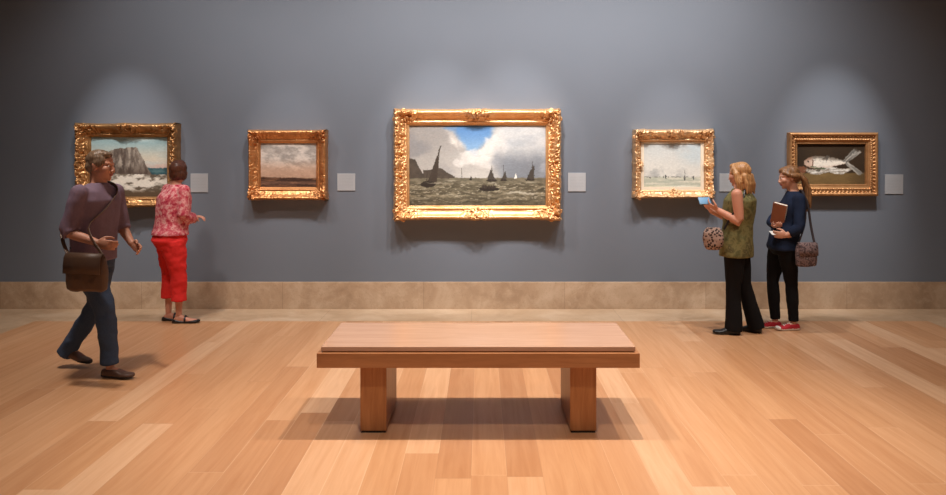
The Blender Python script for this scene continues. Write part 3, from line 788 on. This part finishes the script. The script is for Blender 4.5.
for sx in (-1, 1):
    q.tube([T(sx*.05,.02,.06), T(sx*.084,-.01,0), T(sx*.09,-.03,-.08), T(sx*.085,-.03,-.16)], [.03*sB,.028*sB,.032*sB,.022*sB], 10)
for j in range(7):
    x = -.075+.025*j; q.tube([T(x,-.085,-.02), T(x*1.1,-.1,-.1), T(x*1.15,-.095,-.19+.02*(j % 2))], [.024*sB,.022*sB,.01*sB], 8)
garment('hair', q, hairmat('long_blond_hair', (150,98,56), (208,158,104)), pb, .006, .005, 26, .35, 9, 2)
for sd in ('L', 'R'):
    shoe('shoe', pb, JB['leg'+sd][2], *JB['foot'+sd], SHOE, [blk], 1.05)
# phone
pc = rt+Vector((-.315,-.045,1.235)); ph = empty('phone', pc); tag(ph, 'light blue phone held up by the blond woman in camouflage vest', 'phone')
Rp = Matrix.Rotation(math.radians(12), 3, 'Z')@Matrix.Rotation(math.radians(-35), 3, 'X')
w = P(); w.box((0,0,0), (.115,.012,.075), Rp); link('case', w.mesh('case', .004, 2), plain('blue_plastic', rgb(120,168,206), .4, .05), ph)
w = P(); w.box(Rp@Vector((0,.0065,0)), (.1,.002,.064), Rp); link('screen', w.mesh('screen'), plain('dark_glass', rgb(20,24,30), .1, .02), ph)
# handbag on a strap
hb = empty('handbag', rt+Vector((-.262,-.14,.79))); tag(hb, 'leopard spotted handbag hanging in front of the woman in camouflage vest', 'bag')
def bag(rootobj, w_, h_, t_, m, yawdeg, seed=1, flap=None, name='bag_body', rnd=False):
    Rz = Matrix.Rotation(math.radians(yawdeg), 3, 'Z'); q = P(); rows = []
    for (z, sw, st) in (((0,.45,.5), (.06,.66,.8), (.2,.88,1), (.5,1,1.05), (.8,.9,.85), (1,.62,.4)) if rnd else ((0,.8,.6), (.06,.95,.9), (.3,1,1.05), (.6,.98,1), (.85,.93,.75), (1,.86,.45))):
        ring = []
        for k in range(28):
            a = 2*PI*k/28; ca, sa = math.cos(a), math.sin(a)
            ring.append(Rz@Vector((w_/2*sw*math.copysign(abs(ca)**.6, ca), t_/2*st*math.copysign(abs(sa)**.6, sa), z*h_)))
        rows.append(ring)
    q.rings(rows); o = garment(name, q, m, rootobj, .007, .005, 14, 1, seed, 3)
    if flap:
        q = P(); rows = []
        for (z, yy) in ((1.02,-.0), (1.0,-.3), (.9,-.46), (.7,-.54), (.48,-.56)):
            rows.append([Rz@Vector((x*w_*.9, yy*t_+o_, z*h_)) for (x, o_) in ((-.5,-.006), (0,-.008), (.5,-.006), (.5,.002), (0,0), (-.5,.002))])
        q.rings(rows); link('flap', q.mesh('flap'), flap, rootobj)
    return o
def strap(rootobj, pts, m, wd=.016):
    q = P(); V = [Vector(p_)-rootobj.location for p_ in pts]; out = []
    for i in range(len(V)-1):
        a = V[max(0, i-1)]; b_ = V[i]; c_ = V[i+1]; d_ = V[min(len(V)-1, i+2)]
        for t in (0, .25, .5, .75):
            out.append(.5*((2*b_)+(c_-a)*t+(2*a-5*b_+4*c_-d_)*t*t+(3*b_-a-3*c_+d_)*t**3))
    out.append(V[-1]); q.tube(out, [(wd, .004)]*len(out), 8); link('strap', q.mesh('strap'), m, rootobj)
spots = spotted('leopard_print', (160,132,118), ((34,24,20), (86,62,54)), 46)
bag(hb, .19, .205, .11, spots, -12, 3, rnd=True)
w = P(); w.tube([(-.05,-.005,.2), (0,-.01,.206), (.05,.005,.2)], [.005]*3, 8); link('zip', w.mesh('zip'), blk, hb)
strap(hb, [rt+Vector((-.16,-.13,.98)), rt+Vector((-.1,-.155,1.1)), rt+Vector((.0,-.16,1.25)), rt+Vector((.04,-.11,1.345)), rt+Vector((.09,-.04,1.37)), rt+Vector((.14,.04,1.3)), rt+Vector((.16,.09,1.15))], blk, .01)

# ---- girl in navy top -------------------------------------------------------------
rt = at(787, 330, FOC*H/175); rt.z = 0
yC = math.radians(172); rv = Vector((math.sin(yC), -math.cos(yC), 0)); fv = Vector((math.cos(yC), math.sin(yC), 0))
torC = [(-.02,.03,.72,.14,.1,yC), (-.03,.03,.8,.165,.128,yC), (-.015,.03,.9,.155,.118,yC), (.02,.03,1.0,.135,.105,yC), (.05,.03,1.11,.145,.115,yC), (.075,.03,1.2,.155,.11,yC), (.08,.03,1.255,.148,.08,yC), (.075,.03,1.3,.09,.062,yC), (.068,.03,1.33,.05,.048,yC)]
shc = Vector((.085,.03,1.25))
JC = {'legL': ((-.02,-.045,.8), (.035,-.02,.44), (.062,.0,.085)), 'legR': ((-.04,.11,.8), (-.1,.1,.44), (-.075,.1,.085)),
      'footL': (math.radians(186), .235), 'footR': (math.radians(178), .235), 'head': (.025,.03,1.447),
      'armL': (shc-rv*.15, Vector((.05,-.185,.985)), Vector((-.06,-.15,.915)), (-1,.15,.02), (.1,1,.2), .7),
      'armR': (shc+rv*.15, Vector((-.09,.17,1.01)), Vector((-.105,.015,.982)), (-.05,-1,.05), (0,.05,1), .55)}
skC = skin('pale_skin', (216,160,134), (186,104,96))
pc_, RC, sC = person(rt, 1.56, skC, JC, yC, 'woman in navy top and black leggings holding a book against her chest', math.radians(178), math.radians(-9), torso=torC, neck_r=.045)
q = P(); q.stack([(-.022,.03,.765,.182,.142,yC)]+[(x, y, z, hw+.012, hd+.014, a) for (x, y, z, hw, hd, a) in torC[1:7]]+[(.075,.03,1.3,.088,.07,yC), (.07,.03,1.318,.066,.06,yC)])
sleeve(q, JC['armL'], 1.55, .058, .052, .044); sleeve(q, JC['armR'], 1.55, .058, .052, .044)
garment('top', q, fabric('navy_jersey', (26,36,58), .2), pc_, wr=.007, ws=11, zs=.7, seed=8)
q = P(); q.stack([(x, y, z, hw+.004, hd+.004, a) for (x, y, z, hw, hd, a) in torC[:3]])
legs_of(q, JC, (.094,.086,.07,.056,.058,.05,.046), .085)
garment('leggings', q, fabric('black_legging_cloth', (17,17,20), .2), pc_, .008, .003, 14, 1.6, 9)
q = P(); T = lambda x, y, z: Vector(JC['head'])+RC@(Vector((x, y, z))*sC)
he(q, T, RC, sC, 0,-.02,.036, .081,.1,.084); he(q, T, RC, sC, 0,-.06,-.01, .074,.055,.06); he(q, T, RC, sC, 0,.04,.078, .055,.042,.03)
he(q, T, RC, sC, 0,-.125,.0, .026,.028,.026)
for sx in (-1, 1): q.tube([T(sx*.045,.055,.06), T(sx*.074,.02,.03), T(sx*.08,-.03,.01), T(sx*.06,-.08,0)], [.02*sC,.022*sC,.024*sC,.03*sC], 10)
q.tube([T(0,-.12,.0), T(0,-.155,-.05), T(0.005,-.165,-.14), T(.0,-.15,-.25), T(0,-.13,-.36)], [.026*sC,.034*sC,.038*sC,.032*sC,.01*sC], 12)
for j in range(4): q.tube([T(-.02+.013*j,-.14,-.03), T(-.03+.02*j,-.185,-.15), T(-.03+.02*j,-.16,-.33)], [.016*sC,.018*sC,.006*sC], 8)
garment('hair', q, hairmat('light_brown_hair', (92,60,36), (160,114,72)), pc_, .005, .005, 28, .35, 10, 2)
snk = fabric('red_canvas', (176,44,54), .1); wh = plain('white_rubber', rgb(224,216,208), .5, .05)
for sd in ('L', 'R'):
    s_, hl, f = shoe('sneaker', pc_, JC['leg'+sd][2], *JC['foot'+sd], SHOE, [snk, wh], 1.05, toe=.86, sole=.02)
    r = Vector((f.y, -f.x, 0)); w = P()
    for j, t in enumerate((.42,.5,.58,.66)):
        zt = (.07,.063,.056,.05)[j]; c = hl+f*(.235*t)
        w.tube([c+r*.026+Vector((0,0,zt-.012)), c+Vector((0,0,zt+.002)), c-r*.026+Vector((0,0,zt-.012))], [.0042]*3, 6)
    link('laces', w.mesh('laces'), wh, s_)
# book
bk = empty('book', rt+Vector((-.098,-.062,1.107))); tag(bk, 'brown covered book held upright against the chest of the woman in navy top', 'book')
Rb = Matrix.Rotation(math.radians(-38), 3, 'Z')@Matrix.Rotation(math.radians(14), 3, 'Y')@Matrix.Rotation(math.radians(16), 3, 'X')
brn = plain('brown_cloth_cover', rgb(150,92,64), .7, .08)
w = P(); w.box(Rb@Vector((.002,0,0)), (.12,.026,.202), Rb); link('pages', w.mesh('pages', smooth=False), plain('paper', rgb(232,226,214), .8, .03), bk)
for sg in (-1, 1):
    w = P(); w.box(Rb@Vector((0,sg*.0145,0)), (.126,.003,.206), Rb); link('cover', w.mesh('cover', smooth=False), brn, bk)
w = P(); w.box(Rb@Vector((-.0635,0,0)), (.003,.032,.206), Rb); link('spine', w.mesh('spine', smooth=False), brn, bk)
# leaflet in the lower hand
w = P(); Rl = Matrix.Rotation(math.radians(10), 3, 'Z')@Matrix.Rotation(math.radians(25), 3, 'X'); w.box((0,0,0), (.1,.07,.004), Rl)
tag(link('leaflet', w.mesh('leaflet', .001, 1), plain('white_paper', rgb(226,224,220), .7, .03), loc=rt+Vector((-.145,-.1,.93))), 'small white folded paper in the lower hand of the woman in navy top', 'paper')
# shoulder bag
sb = empty('shoulder_bag', rt+Vector((.1,-.2,.63))); tag(sb, 'grey pink patterned shoulder bag on the hip of the woman in navy top', 'bag')
pat = mottled('grey_pink_print', [(38,32,36), (84,68,70), (136,114,112), (58,44,48), (168,150,146)], 24)
bag(sb, .2, .22, .09, pat, 6, 6, flap=pat)
dkb = plain('dark_webbing', rgb(48,38,40), .7)
strap(sb, [sb.location+Vector((-.075,0,.2)), rt+Vector((.1,-.16,1.0)), rt+Vector((.115,-.155,1.15)), rt+Vector((.11,-.13,1.3)), rt+Vector((.1,-.06,1.325)), rt+Vector((.15,-.1,1.22)), rt+Vector((.165,-.15,1.0)), sb.location+Vector((.08,0,.2))], dkb, .011)

# ---- walking visitor ---------------------------------------------------------------
rt = Vector((-2.96, 6.1, 0))
yD = math.radians(-14); rv = Vector((math.sin(yD), -math.cos(yD), 0)); fv = Vector((math.cos(yD), math.sin(yD), 0))
torD = [(0,0,.8,.15,.115,yD), (0,0,.88,.172,.125,yD), (.005,0,.98,.17,.12,yD), (.01,0,1.08,.165,.12,yD), (.02,0,1.2,.18,.13,yD), (.03,0,1.32,.195,.122,yD), (.035,0,1.385,.18,.09,yD), (.04,0,1.43,.11,.072,yD), (.045,0,1.46,.062,.06,yD)]
shc = Vector((.035,0,1.375))
JD = {'legR': (rv*.085+Vector((0,0,.88)), (.16,-.13,.49), (.19,-.13,.09)), 'legL': (-rv*.085+Vector((0,0,.88)), (-.03,.12,.49), (-.28,.16,.13)),
      'footR': (math.radians(-12), .265), 'footL': (math.radians(-6), .265), 'pitchL': math.radians(18), 'head': (.065,0,1.578),
      'armR': (shc+rv*.19, shc+rv*.235-fv*.06+Vector((0,0,-.285)), shc+rv*.2+fv*.17+Vector((0,0,-.36)), fv*.95+Vector((0,0,-.15)), -rv, .55),
      'armL': (shc-rv*.19, shc-rv*.23+fv*.04+Vector((0,0,-.29)), shc-rv*.16+fv*.18+Vector((0,0,-.4)), fv*.8+rv*.2+Vector((0,0,-.4)), rv, .5)}
skD = skin('tan_skin', (196,140,116), (160,92,82))
pd, RD, sD = person(rt, 1.7, skD, JD, yD, 'walking person in mauve shirt and blue jeans with brown bag at far left', math.radians(-6), math.radians(-4), torso=torD, neck_r=.056, arm_s=1.08)
q = P(); q.stack([(0,0,.86,.19,.145,yD)]+[(x, y, z, hw+.014, hd+.016, a) for (x, y, z, hw, hd, a) in torD[2:7]]+[(.04,0,1.43,.105,.08,yD), (.045,0,1.452,.076,.07,yD)])
sleeve(q, JD['armR'], 1.12, .07, .062, .056); sleeve(q, JD['armL'], 1.12, .07, .062, .056)
garment('shirt', q, fabric('mauve_cotton', (122,104,122), .12), pd, wr=.008, ws=9, zs=.7, seed=12)
q = P(); q.stack([(x, y, z, hw+.006, hd+.006, a) for (x, y, z, hw, hd, a) in torD[:3]])
legs_of(q, JD, (.104,.098,.084,.072,.07,.064,.066), .1)
garment('jeans', q, fabric('blue_denim', (62,76,100), .22, 120), pd, wr=.007, ws=11, zs=1.3, seed=13)
q = P(); T = lambda x, y, z: Vector(JD['head'])+RD@(Vector((x, y, z))*sD)
he(q, T, RD, sD, 0,-.02,.04, .08,.099,.08); he(q, T, RD, sD, 0,-.06,-.005, .074,.052,.06); he(q, T, RD, sD, 0,.035,.085, .056,.042,.025)
for sx in (-1, 1): he(q, T, RD, sD, sx*.068,-.0,.02, .016,.04,.035)
garment('hair', q, hairmat('grey_brown_hair', (84,66,52), (140,116,94)), pd, .005, .005, 30, .6, 14, 2)
lth = plain('brown_shoe_leather', rgb(86,62,52), .38, .15, 30, .5); sole = plain('dark_sole', rgb(34,28,26), .7)
for sd in ('L', 'R'):
    shoe('shoe', pd, JD['leg'+sd][2], *JD['foot'+sd], SHOE, [lth, sole], 1.06, JD.get('pitch'+sd, 0), sole=.018)
mb = empty('messenger_bag', rt+rv*.3+fv*.2+Vector((0,0,.68))); tag(mb, 'brown messenger bag at the hip of the walking person in mauve shirt', 'bag')
bl = plain('brown_bag_leather', rgb(92,68,52), .5, .15, 20)
bag(mb, .34, .27, .1, bl, -14, 15, flap=plain('brown_flap_leather', rgb(80,58,44), .5, .15, 20))
B0 = mb.location
strap(mb, [B0+fv*.15+Vector((0,0,.24)), rt+rv*.19+fv*.12+Vector((0,0,1.12)), rt+rv*.06+fv*.17+Vector((0,0,1.26)), rt-rv*.1+fv*.14+Vector((0,0,1.39)), rt-rv*.12+fv*.03+Vector((0,0,1.445)), rt-rv*.1-fv*.11+Vector((0,0,1.36)), rt+rv*.08-fv*.14+Vector((0,0,1.2)), rt+rv*.2-fv*.1+Vector((0,0,1.06)), B0-fv*.15+Vector((0,0,.24))], bl, .015)

# ------------------------------------------------------------------ light
def spot(name, loc, aim, power, angle, blend, color, radius=.05):
    l = bpy.data.lights.new(name, 'SPOT'); l.energy = power; l.spot_size = math.radians(angle); l.spot_blend = blend
    l.color = color; l.shadow_soft_size = radius
    o = bpy.data.objects.new(name, l); COL.objects.link(o); o.location = loc
    o.rotation_euler = (Vector(aim)-Vector(loc)).to_track_quat('-Z', 'Y').to_euler(); return o
COOL = (1.0, .97, .95); WARM = (1.0, .88, .77)
for (px, dx, aimz, pw, ang) in ((128,0,1.42,340,30), (288,0,1.45,150,25), (477,-.42,1.4,340,34), (477,.42,1.4,340,34), (672,0,1.42,225,27), (832,0,1.44,390,31)):
    x = (px-VX)/FOC*WALL+dx
    spot('picture_spot', (x, WALL-1.75, 4.4), (x, WALL, aimz), pw, ang, 1.0, COOL, .02)
# wall washers
for (x, pw) in ((-3.1, 165), (-1.3, 255), (.2, 310), (1.6, 310), (2.8, 200)):
    spot('wall_washer', (x, WALL-1.95, 4.45), (x, WALL, 1.7), pw, 100, 1.0, COOL, .1)
# overhead track heads over the bench and floor
for (x, y, pw) in ((.8, 5.0, 480), (-.9, 5.05, 320), (2.1, 5.0, 320)):
    spot('bench_spot', (x, y, 4.45), (x*.35, 5.0, 0), pw, 75, .9, WARM, .03)
for (x, y, pw) in ((-3.1, 5.6, 390), (3.3, 4.8, 430), (0.0, 2.4, 330)):
    spot('floor_spot', (x, y, 4.45), (x, y+.3, 0), pw, 100, 1.0, WARM, .15)
w = bpy.data.worlds.new('World'); S.world = w; w.use_nodes = True
w.node_tree.nodes['Background'].inputs[0].default_value = (.5, .47, .44, 1); w.node_tree.nodes['Background'].inputs[1].default_value = .4

# ------------------------------------------------------------------ camera
cam = bpy.data.cameras.new('Camera'); co = bpy.data.objects.new('Camera', cam); COL.objects.link(co)
co.location = (0, 0, H); co.rotation_euler = (PI/2, 0, 0)
cam.sensor_width = 36; cam.lens = FOC/946*36
cam.shift_x = -(VX-473)/946; cam.shift_y = -(247.5-VY)/946
S.camera = co
S.view_settings.view_transform = 'Standard'; S.view_settings.look = 'None'
S.view_settings.exposure = 0; S.view_settings.gamma = 1; S.view_settings.use_curve_mapping = False
S.cycles.use_denoising = True; S.cycles.max_bounces = 8
